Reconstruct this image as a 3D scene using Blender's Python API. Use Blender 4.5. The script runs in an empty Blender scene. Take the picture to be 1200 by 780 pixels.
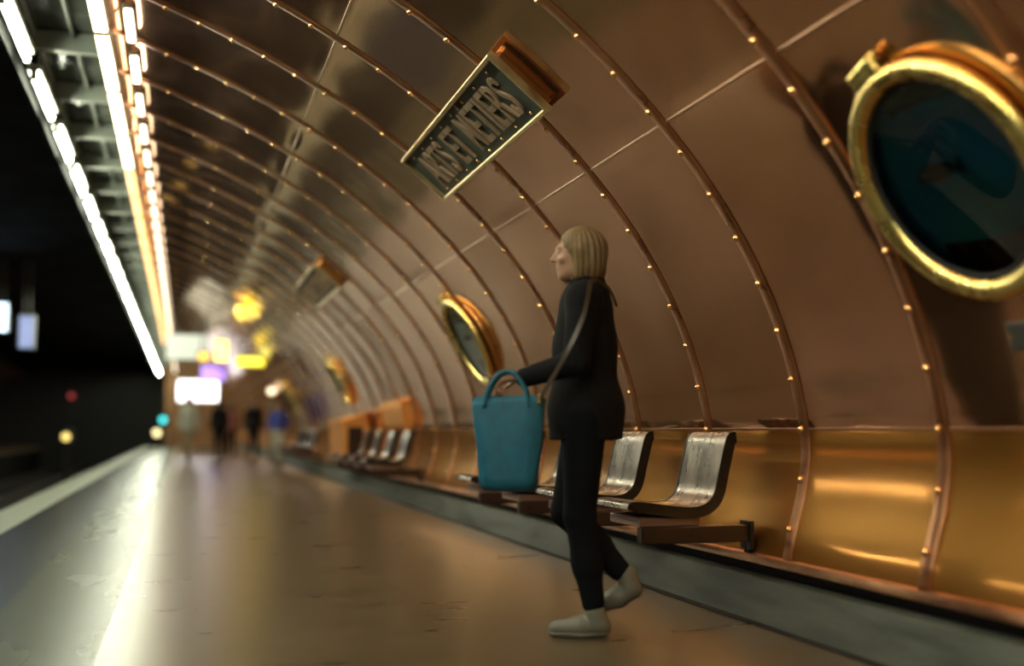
import bpy, bmesh, math, random
import numpy as np
from mathutils import Vector, Matrix
random.seed(7); rng = np.random.default_rng(5)
sc = bpy.context.scene
COL = sc.collection
PI = math.pi

# ------------------------------------------------------------------ materials
def mat(name, base, rough=.5, metal=0., spec=.5, coat=0., emit=None, es=0.):
    m = bpy.data.materials.new(name); m.use_nodes = True
    b = m.node_tree.nodes['Principled BSDF']
    b.inputs['Base Color'].default_value = (*base, 1)
    b.inputs['Roughness'].default_value = rough
    b.inputs['Metallic'].default_value = metal
    b.inputs['Specular IOR Level'].default_value = spec
    b.inputs['Coat Weight'].default_value = coat
    b.inputs['Coat Roughness'].default_value = .12
    if emit:
        b.inputs['Emission Color'].default_value = (*emit, 1)
        b.inputs['Emission Strength'].default_value = es
    return m

def N(m, t, **kw):
    n = m.node_tree.nodes.new(t)
    for k, v in kw.items():
        if k.startswith('i_'): n.inputs[k[2:].replace('_', ' ')].default_value = v
        else: setattr(n, k, v)
    return n
def L(m, a, b): m.node_tree.links.new(a, b)
def ramp(m, stops):
    r = N(m, 'ShaderNodeValToRGB'); e = r.color_ramp.elements
    while len(e) < len(stops): e.new(.5)
    for q, (p, c) in zip(e, stops):
        q.position = p; q.color = (*c, 1) if len(c) == 3 else c
    return r

def dull(m):
    m.node_tree.nodes['Principled BSDF'].inputs['Specular IOR Level'].default_value = .08; return m

def noisy(name, c1, c2, scale=4., r1=.3, r2=.5, metal=0., bump=.0, stretch=(1, 1, 1), spec=.5, detail=6.):
    """two-tone noise in colour and roughness, object coordinates"""
    m = mat(name, c1, r1, metal, spec); b = m.node_tree.nodes['Principled BSDF']
    tc = N(m, 'ShaderNodeTexCoord'); mp = N(m, 'ShaderNodeMapping'); mp.inputs['Scale'].default_value = stretch
    no = N(m, 'ShaderNodeTexNoise', i_Scale=scale, i_Detail=detail, i_Roughness=.6)
    L(m, tc.outputs['Object'], mp.inputs['Vector']); L(m, mp.outputs[0], no.inputs['Vector'])
    rp = ramp(m, [(.32, c1), (.68, c2)]); L(m, no.outputs['Fac'], rp.inputs[0]); L(m, rp.outputs[0], b.inputs['Base Color'])
    mr = N(m, 'ShaderNodeMapRange'); mr.inputs[1].default_value = .3; mr.inputs[2].default_value = .7
    mr.inputs[3].default_value = r1; mr.inputs[4].default_value = r2
    L(m, no.outputs['Fac'], mr.inputs[0]); L(m, mr.outputs[0], b.inputs['Roughness'])
    if bump:
        bp = N(m, 'ShaderNodeBump'); bp.inputs['Strength'].default_value = bump; bp.inputs['Distance'].default_value = .01
        L(m, no.outputs['Fac'], bp.inputs['Height']); L(m, bp.outputs[0], b.inputs['Normal'])
    return m

def copper_plate(name, c_dark, c_light, r1, r2, satin=.5, r3=.5):
    """sheet copper: every plate (rib bay x course) a little different, brushed streaks, smudges"""
    m = mat(name, c_light, r1, 1.); b = m.node_tree.nodes['Principled BSDF']
    uv = N(m, 'ShaderNodeUVMap'); uv.uv_map = 'plates'          # u = bay number, v = metres up the vault
    sep = N(m, 'ShaderNodeSeparateXYZ'); L(m, uv.outputs[0], sep.inputs[0])
    fl = N(m, 'ShaderNodeMath', operation='FLOOR'); L(m, sep.outputs[0], fl.inputs[0])
    dv = N(m, 'ShaderNodeMath', operation='DIVIDE'); dv.inputs[1].default_value = 1.53
    ad = N(m, 'ShaderNodeMath', operation='SUBTRACT'); ad.inputs[1].default_value = .51
    L(m, sep.outputs[1], ad.inputs[0]); L(m, ad.outputs[0], dv.inputs[0])
    f2 = N(m, 'ShaderNodeMath', operation='FLOOR'); L(m, dv.outputs[0], f2.inputs[0])
    cb = N(m, 'ShaderNodeCombineXYZ'); L(m, fl.outputs[0], cb.inputs[0]); L(m, f2.outputs[0], cb.inputs[1])
    wn = N(m, 'ShaderNodeTexWhiteNoise'); wn.noise_dimensions = '3D'; L(m, cb.outputs[0], wn.inputs['Vector'])
    mp = N(m, 'ShaderNodeMapping'); mp.inputs['Scale'].default_value = (.55, 1.1, 1); L(m, uv.outputs[0], mp.inputs[0])
    no = N(m, 'ShaderNodeTexNoise', i_Scale=2.1, i_Detail=5., i_Roughness=.55, i_Distortion=.6); L(m, mp.outputs[0], no.inputs['Vector'])
    m2 = N(m, 'ShaderNodeMapping'); m2.inputs['Scale'].default_value = (60., 1.2, 1); L(m, uv.outputs[0], m2.inputs[0])
    n2 = N(m, 'ShaderNodeTexNoise', i_Scale=1., i_Detail=3.); L(m, m2.outputs[0], n2.inputs['Vector'])
    a1 = N(m, 'ShaderNodeMath', operation='MULTIPLY_ADD'); a1.inputs[1].default_value = .45; L(m, wn.outputs['Value'], a1.inputs[0])
    a2 = N(m, 'ShaderNodeMath', operation='MULTIPLY'); a2.inputs[1].default_value = .75; L(m, no.outputs['Fac'], a2.inputs[0]); L(m, a2.outputs[0], a1.inputs[2])
    a3 = N(m, 'ShaderNodeMath', operation='MULTIPLY_ADD'); a3.inputs[1].default_value = .22; L(m, n2.outputs['Fac'], a3.inputs[0]); L(m, a1.outputs[0], a3.inputs[2])
    rp = ramp(m, [(.3, c_dark), (.95, c_light)]); L(m, a3.outputs[0], rp.inputs[0]); L(m, rp.outputs[0], b.inputs['Base Color'])
    mr = N(m, 'ShaderNodeMapRange'); mr.inputs[1].default_value = .35; mr.inputs[2].default_value = .7
    mr.inputs[3].default_value = r1; mr.inputs[4].default_value = r2
    L(m, no.outputs['Fac'], mr.inputs[0]); L(m, mr.outputs[0], b.inputs['Roughness'])
    # brushed satin lobe under the polish
    b2 = N(m, 'ShaderNodeBsdfPrincipled'); b2.inputs['Metallic'].default_value = 1.; b2.inputs['Roughness'].default_value = r3
    L(m, rp.outputs[0], b2.inputs['Base Color']); mx = N(m, 'ShaderNodeMixShader'); mx.inputs[0].default_value = satin
    L(m, b.outputs[0], mx.inputs[1]); L(m, b2.outputs[0], mx.inputs[2]); L(m, mx.outputs[0], m.node_tree.nodes['Material Output'].inputs[0])
    return m

M = {}
M['copper'] = copper_plate('sheet copper', (.52, .255, .12), (.76, .41, .25), .055, .12, .14, .42)
M['copper_low'] = copper_plate('polished lower copper', (.84, .38, .07), (.95, .47, .12), .09, .16, .42, .36)
M['rib'] = noisy('rib copper', (.40, .17, .08), (.58, .28, .145), 5, .25, .38, 1.)
M['rivet'] = mat('rivet brass', (1., .62, .28), .22, 1.)
M['seam'] = mat('seam tin', (.50, .33, .22), .3, 1.)
M['floor'] = noisy('platform floor', (.062, .045, .025), (.106, .078, .044), 1.8, .27, .30, 0, .0, (.7, 1.6, 1), .5, 3.)
M['floor_streak'] = noisy('platform floor lamp streak', (.060, .068, .044), (.072, .080, .053), 1.6, .26, .28, 0, .0, (1.5, .5, 1), .07, 2.)  # lamp reflection streak put into the floor colour as a paler zone
M['floor_band'] = noisy('platform floor dark band', (.013, .0145, .010), (.018, .0195, .0135), 1.6, .25, .27, 0, .0, (1.5, .5, 1), .2, 2.)  # near-black tone put in so floor and its copper reflection stay dim
M['edge'] = noisy('platform edge strip', (.22, .25, .19), (.30, .33, .25), 6, .35, .5)
M['kerb'] = noisy('kerb slate', (.034, .040, .032), (.085, .095, .078), 5, .3, .5, 0, .15, (1.2, .5, 4))
M['void'] = dull(mat('matt black baffle', (.0004, .0004, .0004), .95))
M['black'] = mat('soot black', (.006, .006, .006), .8)
M['ledge'] = noisy('worn copper ledge', (.22, .10, .05), (.65, .36, .2), 7, .25, .5, 1., .1, (1, .35, 1))
M['dark'] = noisy('dark vault', (.0012, .001, .0008), (.003, .0024, .0018), 1.2, .6, .8)
M['ballast'] = noisy('track ballast', (.008, .007, .006), (.025, .022, .02), 30, .8, .9, 0, .5)
dull(M['dark']); dull(M['ballast'])
M['steel'] = mat('rail steel', (.18, .16, .15), .35, 1.)
M['gantry'] = mat('gantry enamel', (.10, .11, .09), .3, 0., .6)
M['panel'] = mat('gantry dark panel', (.022, .026, .02), .18, 0., .7)
M['housing'] = mat('lamp housing', (.16, .17, .14), .4)
M['tube'] = mat('fluorescent tube', (1, 1, 1), .4, emit=(.96, 1., .76), es=145.)
M['short'] = mat('short lamp diffuser', (1, 1, 1), .4, emit=(1., .90, .66), es=10.)
M['short_dim'] = mat('dim short lamp diffuser', (1, 1, 1), .4, emit=(1., .86, .60), es=2.6)
M['tube_opp'] = mat('opposite tube', (1, 1, 1), .4, emit=(1., .9, .82), es=26.)
M['strip'] = mat('warm strip diffuser', (1, .9, .8), .4, emit=(1., .74, .42), es=6.)  # added glow for the bright ceiling edge
M['strip_dim'] = mat('dim warm strip diffuser', (1, .8, .6), .4, emit=(1., .52, .18), es=2.2)  # added glow in place of the lamplit copper lip
M['brass'] = noisy('brass', (.62, .47, .14), (.82, .66, .25), 8, .2, .34, 1.)
M['brass_sign'] = noisy('sign frame bronze', (.48, .36, .18), (.66, .52, .28), 9, .3, .45, 1.)
M['barrel'] = mat('barrel copper', (.55, .30, .10), .28, 1.)
M['patina'] = noisy('sign patina', (.030, .038, .028), (.055, .064, .048), 6, .42, .55, .0, 0, (1, 1, 1), .2)
M['letter'] = noisy('letter bronze', (.22, .145, .085), (.30, .20, .12), 12, .4, .55, .35)
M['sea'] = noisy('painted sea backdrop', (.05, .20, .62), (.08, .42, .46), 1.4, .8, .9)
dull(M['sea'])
M['sea_lit'] = dull(noisy('pale green painted backdrop', (.50, .70, .54), (.55, .75, .58), 1, .8, .9))  # pale green colour stands in for light inside the porthole case
M['fish'] = mat('dark fish', (.02, .03, .04), .6)
M['seat'] = noisy('varnished slats', (.10, .075, .055), (.26, .20, .155), 6, .22, .36, .85, 0, (1, 1, .6), .8)
M['seat_edge'] = mat('seat side steel', (.012, .008, .006), .4, 0, .3)
M['bracket'] = mat('bracket steel', (.030, .014, .010), .4, 0, .3)
M['support'] = mat('support plate paint', (.20, .12, .10), .35, .2)
M['cabinet'] = noisy('cabinet copper', (.80, .36, .10), (.92, .46, .15), 3, .42, .55, .9)
M['plaque'] = mat('small plaque enamel', (.03, .032, .028), .4)
M['coat'] = noisy('black wool', (.006, .006, .007), (.012, .012, .013), 60, .8, .95, 0, .2)
M['trousers'] = dull(mat('black denim', (.005, .006, .008), .85)); dull(M['coat'])
M['skin'] = mat('skin', (.32, .18, .115), .5)
M['hair'] = noisy('light brown hair', (.09, .055, .02), (.22, .14, .052), 60, .4, .55, 0, .7, (3, 3, .15))
M['lips'] = mat('lips', (.26, .10, .08), .45)
M['darkhair'] = mat('dark hair', (.02, .014, .01), .5)
M['shoe'] = mat('pale shoe', (.12, .12, .095), .6)
M['sole'] = mat('shoe sole', (.18, .18, .15), .6)
M['teal'] = noisy('teal canvas', (.0, .070, .125), (.001, .110, .185), 25, .55, .7, 0, .15)
M['strap'] = mat('leather strap', (.035, .022, .010), .35)
M['gold'] = mat('buckle metal', (.8, .6, .25), .25, 1.)
M['pale_cloth'] = mat('pale cloth', (.32, .32, .26), .8)
M['tan_cloth'] = mat('tan cloth', (.22, .16, .09), .8)
M['blue_cloth'] = mat('blue cloth', (.03, .05, .28), .7)
M['rust_cloth'] = mat('rust cloth', (.20, .07, .05), .8)

# ------------------------------------------------------------------ helpers
def link(name, me, m, parent=None, smooth=False):
    o = bpy.data.objects.new(name, me); COL.objects.link(o)
    if m is not None and not me.materials: me.materials.append(m)
    if parent is not None: o.parent = parent
    if smooth:
        for p in me.polygons: p.use_smooth = True
    return o
def mesh(name, v, f, m, parent=None, smooth=False):
    me = bpy.data.meshes.new(name); me.from_pydata([tuple(map(float, q)) for q in v], [], f); me.update()
    return link(name, me, m, parent, smooth)
def from_bm(name, bm, m, parent=None, smooth=False, mats=None):
    me = bpy.data.meshes.new(name); bmesh.ops.recalc_face_normals(bm, faces=bm.faces); bm.to_mesh(me); bm.free()
    if mats:
        for q in mats: me.materials.append(q)
    return link(name, me, m, parent, smooth)
def empty(name, loc, label=None, cat=None, group=None, rot=None):
    o = bpy.data.objects.new(name, None); COL.objects.link(o); o.empty_display_size = .1
    o.location = loc
    if rot is not None: o.rotation_euler = rot
    tag(o, label, cat, group); return o
def tag(o, label=None, cat=None, group=None, kind=None):
    if label: o['label'] = label
    if cat: o['category'] = cat
    if group: o['group'] = group
    if kind: o['kind'] = kind
    return o
def struct(o): o['kind'] = 'structure'; return o
def box(bm, lo, hi, bev=0., seg=2, mi=0):
    r = bmesh.ops.create_cube(bm, size=1.)
    lo, hi = Vector(lo), Vector(hi); c = (lo+hi)/2; d = hi-lo
    for v in r['verts']: v.co = Vector((v.co.x*d.x, v.co.y*d.y, v.co.z*d.z))+c
    fs = {f for v in r['verts'] for f in v.link_faces}
    for f in fs: f.material_index = mi
    if bev:
        es = {e for v in r['verts'] for e in v.link_edges}
        bmesh.ops.bevel(bm, geom=list(es), offset=bev, segments=seg, affect='EDGES', profile=.5)
    return bm
def boxo(name, lo, hi, m, parent=None, bev=0.):
    bm = bmesh.new(); box(bm, lo, hi, bev); return from_bm(name, bm, m, parent)
def lathe(profile, seg=48, closed=True):
    """profile of (r, z); revolve about z"""
    v, f = [], []; n = len(profile)
    for i in range(seg):
        a = 2*PI*i/seg
        for r, z in profile: v.append((r*math.cos(a), r*math.sin(a), z))
    rng_ = range(n) if closed else range(n-1)
    for i in range(seg):
        for j in rng_:
            a, b = i*n+j, i*n+(j+1) % n; c, d = ((i+1) % seg)*n+(j+1) % n, ((i+1) % seg)*n+j
            f.append((a, d, c, b))
    return v, f
def disc(r, z, seg=48):
    v = [(0, 0, z)]+[(r*math.cos(2*PI*i/seg), r*math.sin(2*PI*i/seg), z) for i in range(seg)]
    return v, [(0, 1+i, 1+(i+1) % seg) for i in range(seg)]
def extrude_y(name, pts, y0, y1, m, parent=None, close=True, bev=0.):
    n = len(pts); v = [(x, y0, z) for x, z in pts]+[(x, y1, z) for x, z in pts]
    f = [(i, (i+1) % n, n+(i+1) % n, n+i) for i in range(n if close else n-1)]
    if close: f += [tuple(range(n-1, -1, -1)), tuple(range(n, 2*n))]
    o = mesh(name, v, f, m, parent)
    bm = bmesh.new(); bm.from_mesh(o.data); bmesh.ops.recalc_face_normals(bm, faces=bm.faces)
    if bev: bmesh.ops.bevel(bm, geom=bm.edges[:], offset=bev, segments=2, affect='EDGES')
    bm.to_mesh(o.data); bm.free(); return o
def tube(bm, pts, r, seg=8):
    """round tube through points"""
    pts = [Vector(p) for p in pts]; rings = []
    for i, p in enumerate(pts):
        d = (pts[min(i+1, len(pts)-1)]-pts[max(i-1, 0)]).normalized()
        a = d.cross(Vector((0, 0, 1)))
        if a.length < 1e-3: a = d.cross(Vector((1, 0, 0)))
        a.normalize(); b = d.cross(a)
        rings.append([bm.verts.new(p+(a*math.cos(2*PI*k/seg)+b*math.sin(2*PI*k/seg))*r) for k in range(seg)])
    for i in range(len(rings)-1):
        for k in range(seg): bm.faces.new((rings[i][k], rings[i][(k+1) % seg], rings[i+1][(k+1) % seg], rings[i+1][k]))
    bm.faces.new(rings[0][::-1]); bm.faces.new(rings[-1])

# ------------------------------------------------------------------ tunnel section
EX, EZ, EA, EB = -3.9, .585, 6.5177, 3.5416
S, Y0 = .950, 3.534                      # rib spacing, first rib in view
YN, YF = -8., 62.
ell = lambda t: (EX+EA*math.cos(t), EZ+EB*math.sin(t))
low = [(2.505, .285), (2.512, .33), (2.530, .40), (2.553, .47), (2.574, .54), (2.590, .61), (2.602, .68), (2.608, .75), (2.604, .82), (2.594, .89), (2.580, .96)]
t_start = math.asin((1.06-EZ)/EB); t_end = math.acos((-.65-EX)/EA)
fine = low+[ell(t) for t in np.linspace(t_start, t_end, 400)]
fine = np.array(fine); seglen = np.r_[0, np.cumsum(np.hypot(*np.diff(fine, axis=0).T))]
ARC = seglen[-1]
def prof(s):
    return np.interp(s, seglen, fine[:, 0]), np.interp(s, seglen, fine[:, 1])
def prof_n(s):
    x0, z0 = prof(s-.02); x1, z1 = prof(s+.02); d = np.array([x1-x0, z1-z0]); d /= np.hypot(*d)
    return -d[1], d[0]                   # inward normal
s_of_z = lambda z: float(np.interp(z, fine[:, 1], seglen))
S_SEAM = s_of_z(.845)                    # course joint at seat-back height
S_SEAM2 = s_of_z(2.147); S_SEAM3 = S_SEAM2+(S_SEAM2-S_SEAM)
print('arc', ARC, S_SEAM, S_SEAM2, S_SEAM3)

# sheet copper: one wall, each plate slightly pillowed between its ribs
ny_bay = 8; k0, k1 = -12, 61
ss = np.r_[np.linspace(0, S_SEAM-.004, 16), np.linspace(S_SEAM+.004, ARC, 96)]
sx, sz = prof(ss); nn = np.array([prof_n(min(max(s, .03), ARC-.03)) for s in ss])
def plate_wall():
    v, uv = [], []; rows = []
    ys = []
    for k in range(k0, k1+1):
        for j in range(ny_bay): ys.append((k, j/ny_bay))
    ys.append((k1+1, 0.))
    courses = np.digitize(ss, [S_SEAM, S_SEAM2, S_SEAM3])
    amp = {}; ph = {}
    for k in range(k0, k1+3):
        for c in range(5):
            amp[k, c] = rng.normal(.0048, .0022); ph[k, c] = rng.uniform(0, 2*PI, 3)
    bounds = [0, S_SEAM, S_SEAM2, S_SEAM3, ARC+.3]
    for (k, u) in ys:
        y = Y0+S*(k+u)
        for i, s in enumerate(ss):
            c = courses[i]; w = math.sin(PI*u)
            q = (s-bounds[c])/(bounds[c+1]-bounds[c]); e = math.sin(PI*min(max(q, 0), 1))**.5
            p = ph[k, c]
            d = w*(amp[k, c]*(.35+.65*e)+.0016*math.sin(s*3.1+p[0])+.0009*math.sin(s*7.7+p[1]+u*2))
            v.append((sx[i]-nn[i, 0]*d, y, sz[i]-nn[i, 1]*d)); uv.append((k+u, s))
    n = len(ss); f = []; fm = []
    for a in range(len(ys)-1):
        for i in range(n-1):
            f.append((a*n+i, (a+1)*n+i, (a+1)*n+i+1, a*n+i+1)); fm.append(0 if ss[i] < S_SEAM-.002 else 1)
    me = bpy.data.meshes.new('wall_right'); me.from_pydata(v, [], f)
    me.materials.append(M['copper_low']); me.materials.append(M['copper'])
    lay = me.uv_layers.new(name='plates')
    li = np.empty(len(me.loops), np.int32); me.loops.foreach_get('vertex_index', li)
    ua = np.array(uv, np.float32)[li]
    # last column of a bay belongs to that bay
    fi = np.repeat(np.arange(len(f)), 4); kk = np.array([ys[q // (n-1)][0] for q in range(len(f))])[fi]
    ua[:, 0] = np.minimum(ua[:, 0], kk+.999)
    lay.data.foreach_set('uv', ua.ravel())
    me.polygons.foreach_set('material_index', np.array(fm, np.int32))
    me.polygons.foreach_set('use_smooth', np.ones(len(f), bool))
    return struct(link('wall_right', me, None))
plate_wall()

trim_no = [0]
def trim(bm_or_none, name_mats=None, m=None, smooth=False):
    trim_no[0] += 1
    return struct(from_bm('trim_%d' % trim_no[0], bm_or_none, m, None, smooth, name_mats))

# rivet-studded copper ribs
SR = [S_SEAM+.0+.222*i for i in range(-4, 40) if .05 < S_SEAM+.222*i < ARC-.05]
def rib_mesh():
    bm = bmesh.new(); sl = np.r_[np.linspace(-.0, 1.0, 14), np.linspace(1.06, ARC-.005, 56)]
    cs = [(-.034, .000), (-.031, .008), (-.024, .011), (.024, .011), (.031, .008), (.034, .000)]
    rows = []
    for s in sl:
        x, z = prof(s); nx, nz = prof_n(min(max(s, .03), ARC-.03))
        rows.append([bm.verts.new((x+nx*h, y, z+nz*h)) for y, h in cs])
    for a, b in zip(rows[:-1], rows[1:]):
        for i in range(len(cs)-1): bm.faces.new((a[i], a[i+1], b[i+1], b[i])).smooth = True
    bm.faces.new(rows[0][::-1]); bm.faces.new(rows[-1])
    for s in SR:
        x, z = prof(s); nx, nz = prof_n(s); n = Vector((nx, 0, nz)); t = Vector((nz, 0, -nx)); c = Vector((x, .010, z))+n*.011
        prev = None
        for r, h in ((.0165, 0), (.0155, .006), (.0115, .0115), (.006, .0145)):
            ring = [bm.verts.new(c+n*h+(t*math.cos(a)+Vector((0, 1, 0))*math.sin(a))*r) for a in np.arange(10)*2*PI/10]
            if prev:
                for i in range(10):
                    q = bm.faces.new((prev[i], prev[(i+1) % 10], ring[(i+1) % 10], ring[i])); q.material_index = 1; q.smooth = True
            prev = ring
        q = bm.faces.new(prev); q.material_index = 1; q.smooth = True
    return bm
first = None
for k in range(-4, 61):
    if first is None:
        first = trim(rib_mesh(), [M['rib'], M['rivet']])
        o = first
    else:
        trim_no[0] += 1; o = first.copy(); o.name = 'trim_%d' % trim_no[0]; COL.objects.link(o)
    o.location = (0, Y0+S*k, 0)
# lapped course joints
for s in (S_SEAM, S_SEAM2, S_SEAM3):
    if s > ARC-.1: continue
    bm = bmesh.new(); pts = []
    for ds, h in ((-.006, 0), (-.004, .002), (.004, .002), (.006, 0)):
        x, z = prof(s+ds); nx, nz = prof_n(s+ds); pts.append((x+nx*(h-.0005), z+nz*(h-.0005)))
    for y0_, y1_ in ((YN, YF),):
        a = [bm.verts.new((x, y0_, z)) for x, z in pts]; b = [bm.verts.new((x, y1_, z)) for x, z in pts]
        for i in range(3): bm.faces.new((a[i], b[i], b[i+1], a[i+1]))
    trim(bm, None, M['seam'])

# floor, platform edge, kerb, ledge
boxf = lambda name, lo, hi, m: struct(boxo(name, lo, hi, m))
boxf('floor', (-.29, YN, -.15), (2.62, YF, 0), M['floor'])
boxf('floor_streak', (-.80, YN, -.15), (-.29, YF, 0), M['floor_streak'])
boxf('floor_band', (-1.40, YN, -.15), (-.80, YF, 0), M['floor_band'])
trim_no[0] += 1; boxf('trim_%d' % trim_no[0], (-1.80, YN, -.15), (-1.40, YF, .0), M['edge'])
trim_no[0] += 1; boxf('trim_%d' % trim_no[0], (-1.74, YN, -1.2), (-1.62, YF, -.15), M['dark'])
struct(extrude_y('baseboard_right', [(2.425, 0), (2.428, .012), (2.482, .182), (2.494, .188), (2.62, .188), (2.62, 0)], YN, YF, M['kerb']))
trim_no[0] += 1; struct(extrude_y('trim_%d' % trim_no[0], [(2.395, 0.001), (2.395, .004), (2.4245, .010), (2.4245, .001)], YN, YF, M['black']))
trim_no[0] += 1; struct(extrude_y('trim_%d' % trim_no[0], [(2.565, .188), (2.565, .242), (2.62, .242), (2.62, .188)], YN, YF, M['black']))
trim_no[0] += 1; struct(extrude_y('trim_%d' % trim_no[0], [(2.488, .246), (2.485, .262), (2.490, .280), (2.504, .288), (2.62, .288), (2.62, .242), (2.495, .242)], YN, YF, M['ledge']))

# track side: pit, rails, dark half of the vault, opposite wall
boxf('ground', (-10.6, YN, -1.35), (-1.62, YF, -1.2), M['ballast'])
for x in (-2.35, -3.79, -4.9, -6.3):
    bm = bmesh.new(); box(bm, (x-.07, YN, -1.2), (x+.07, YF, -1.185)); box(bm, (x-.012, YN, -1.185), (x+.012, YF, -1.08)); box(bm, (x-.035, YN, -1.08), (x+.035, YF, -1.045), .008)
    trim(bm, None, M['steel'])
vp = [(-7.8-x, z) for x, z in np.vstack([fine[:1], fine[1::10]])]
o = struct(extrude_y('wall_left', vp, YN, YF, M['rib'], close=False))
trim_no[0] += 1; boxf('trim_%d' % trim_no[0], (-7.25, YN, 4.3), (-1.10, YF, 4.4), M['dark'])
trim_no[0] += 1; boxf('trim_%d' % trim_no[0], (-7.30, YN, 3.64), (-7.18, YF, 4.3), M['dark'])
boxf('floor_opposite', (-10.45, YN, -.15), (-6.75, YF, 0), M['floor'])
trim_no[0] += 1; boxf('trim_%d' % trim_no[0], (-10.45, YN, -1.2), (-6.85, YF, -.15), M['dark'])
for i in range(14):                      # unseen lamp row over the near opposite platform, lights the copper; numbered as trim
    y = -6.5+2.1*i; bm = bmesh.new(); tube(bm, [(-7.0, y-.75, 3.52), (-7.0, y+.75, 3.52)], .022, 8); trim(bm, None, M['tube_opp'])
    bm = bmesh.new(); box(bm, (-7.06, y-.8, 3.57), (-6.94, y+.8, 3.66)); trim(bm, None, M['housing'])
struct(extrude_y('ceiling', [(-.65, 3.664), (-.67, 3.75), (-.73, 3.97), (-1.25, 3.97), (-1.25, 4.3), (-.4, 4.3), (-.4, 3.72)], YN, YF, M['panel']))
# cross beams and stringers of the lighting gantry above the platform edge
for i in range(-4, 40):
    bm = bmesh.new(); y = 1.0+1.42*i
    box(bm, (-1.25, y-.05, 3.81), (-.70, y+.05, 3.97), .012); trim(bm, None, M['gantry'])
for x in (-.90, -1.19):
    bm = bmesh.new(); box(bm, (x-.012, YN, 3.91), (x+.012, YF, 3.965)); trim(bm, None, M['gantry'])
bm = bmesh.new(); box(bm, (-1.325, YN, 3.60), (-1.29, YF, 4.3)); trim(bm, None, M['void'])  # added baffle, keeps tube light off the ceiling over the tracks
# ends
def wall_far():
    bm = bmesh.new()
    pts = [(2.62, 0)]+[(x, z) for x, z in fine[::12]]+[(-.65, 4.3), (-.9, 4.3), (-.9, 0)]
    a = [bm.verts.new((x, YF, z)) for x, z in pts]; b = [bm.verts.new((x, YF+.2, z)) for x, z in pts]; n = len(pts)
    bm.faces.new(a); bm.faces.new(b[::-1])
    for i in range(n): bm.faces.new((a[i], b[i], b[(i+1) % n], a[(i+1) % n]))
    return struct(from_bm('wall_far', bm, M['copper_end']))
M['copper_end'] = noisy('end wall copper', (.22, .12, .06), (.40, .22, .11), 1.5, .3, .45, .8)
wall_far()
bm = bmesh.new(); box(bm, (-10.6, YF, -1.4), (-.9, YF+.2, 4.4)); struct(from_bm('wall_far_tunnel', bm, M['black']))  # solid black sheet standing in for the dark tunnel mouth
bm = bmesh.new(); box(bm, (-10.6, YN-.2, -1.4), (2.8, YN, 4.4)); struct(from_bm('wall_near', bm, M['dark']))

# ------------------------------------------------------------------ lamps over the platform edge
def fluorescent():
    e = empty('fluorescent_light', (0, 0, 0), None, 'light', 'row of tube lights above the platform edge')
    bm = bmesh.new(); box(bm, (-.055, -.66, .045), (.055, .66, .10), .01); from_bm('housing', bm, M['housing'], e)
    for s_ in (-1, 1):
        bm = bmesh.new(); box(bm, (-.022, s_*.635-.018, -.03), (.022, s_*.635+.018, .05), .006); from_bm('lamp_holder', bm, M['housing'], e)
    for s_ in (-1, 1):
        bm = bmesh.new(); tube(bm, [(0, s_*.4, .09), (0, s_*.4, .33)], .008, 6); from_bm('hanger', bm, M['housing'], e)
    bm = bmesh.new(); tube(bm, [(0, -.615, 0), (0, .615, 0)], .022, 10); from_bm('tube', bm, M['tube'], e, True)
    return e
def copy_tree(o, parent=None):
    c = o.copy(); COL.objects.link(c)
    if parent is not None: c.parent = parent
    for ch in list(o.children): copy_tree(ch, c)
    return c
lab = 'long white fluorescent tube light in the row above the platform edge'
proto = fluorescent(); n = 0
for i in range(-4, 36):
    y = 1.0+.71+1.70*i
    if y > 60: break
    o = proto if n == 0 else copy_tree(proto); n += 1
    o.location = (-1.19, y, 3.615); o['label'] = lab
n = 0; far_d = None
for i in range(-6, 60):
    y = 2.0+.98*i
    if y > 56: break
    if n == 0:
        o = empty('cornice_lamp', (0, 0, 0), None, 'light', 'row of short lamps under the copper vault')
        bm = bmesh.new(); box(bm, (-.035, -.30, .02), (.035, .30, .05), .008); from_bm('housing', bm, M['housing'], o)
        bm = bmesh.new(); box(bm, (-.026, -.28, -.022), (.026, .28, .022), .012, 3); from_bm('diffuser', bm, M['short'], o)
        p3 = o
    else: o = copy_tree(p3)
    if y > 9.5:
        for ch in o.children:
            if ch.name.startswith('diffuser'):
                if far_d is None: far_d = ch.data.copy(); far_d.materials[0] = M['short_dim']
                ch.data = far_d
    n += 1; o['label'] = 'short white lamp in the row just inside the copper ceiling edge'
    o.location = (-.40, y, 3.515)
def glow_strip(m, nm):  # added glowing strips along the bright copper lip, built like lamps
    e = empty('glow_strip', (0, 0, 0), None, 'light', nm)
    bm = bmesh.new(); box(bm, (-.05, -.69, .02), (.05, .69, .06), .008); from_bm('housing', bm, M['housing'], e)
    bm = bmesh.new(); box(bm, (-.045, -.68, -.02), (.045, .68, .02), .015, 3); from_bm('diffuser', bm, m, e)
    for s_ in (-1, 1):
        bm = bmesh.new(); box(bm, (-.047, s_*.685-.006, -.022), (.047, s_*.685+.006, .022), .004); from_bm('end_cap', bm, M['housing'], e)
    return e
gl = 'glaring warm glow strips under the copper ceiling edge'; gd = 'dim orange glow strips in place of the lit copper ceiling edge'
pa = glow_strip(M['strip'], gl); pb = glow_strip(M['strip_dim'], gd); na = nb = 0
for i in range(-3, 26):
    y = 1.0+.71+1.42*i
    if y < 12.2:
        o = pa if na == 0 else copy_tree(pa); na += 1; o['label'] = 'glaring warm white glow strip under the copper ceiling edge near the camera'
    else:
        o = pb if nb == 0 else copy_tree(pb); nb += 1; o['label'] = 'dim orange glow strip in place of the lit far copper ceiling edge'
    o.location = (-.595, y, 3.535)

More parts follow.
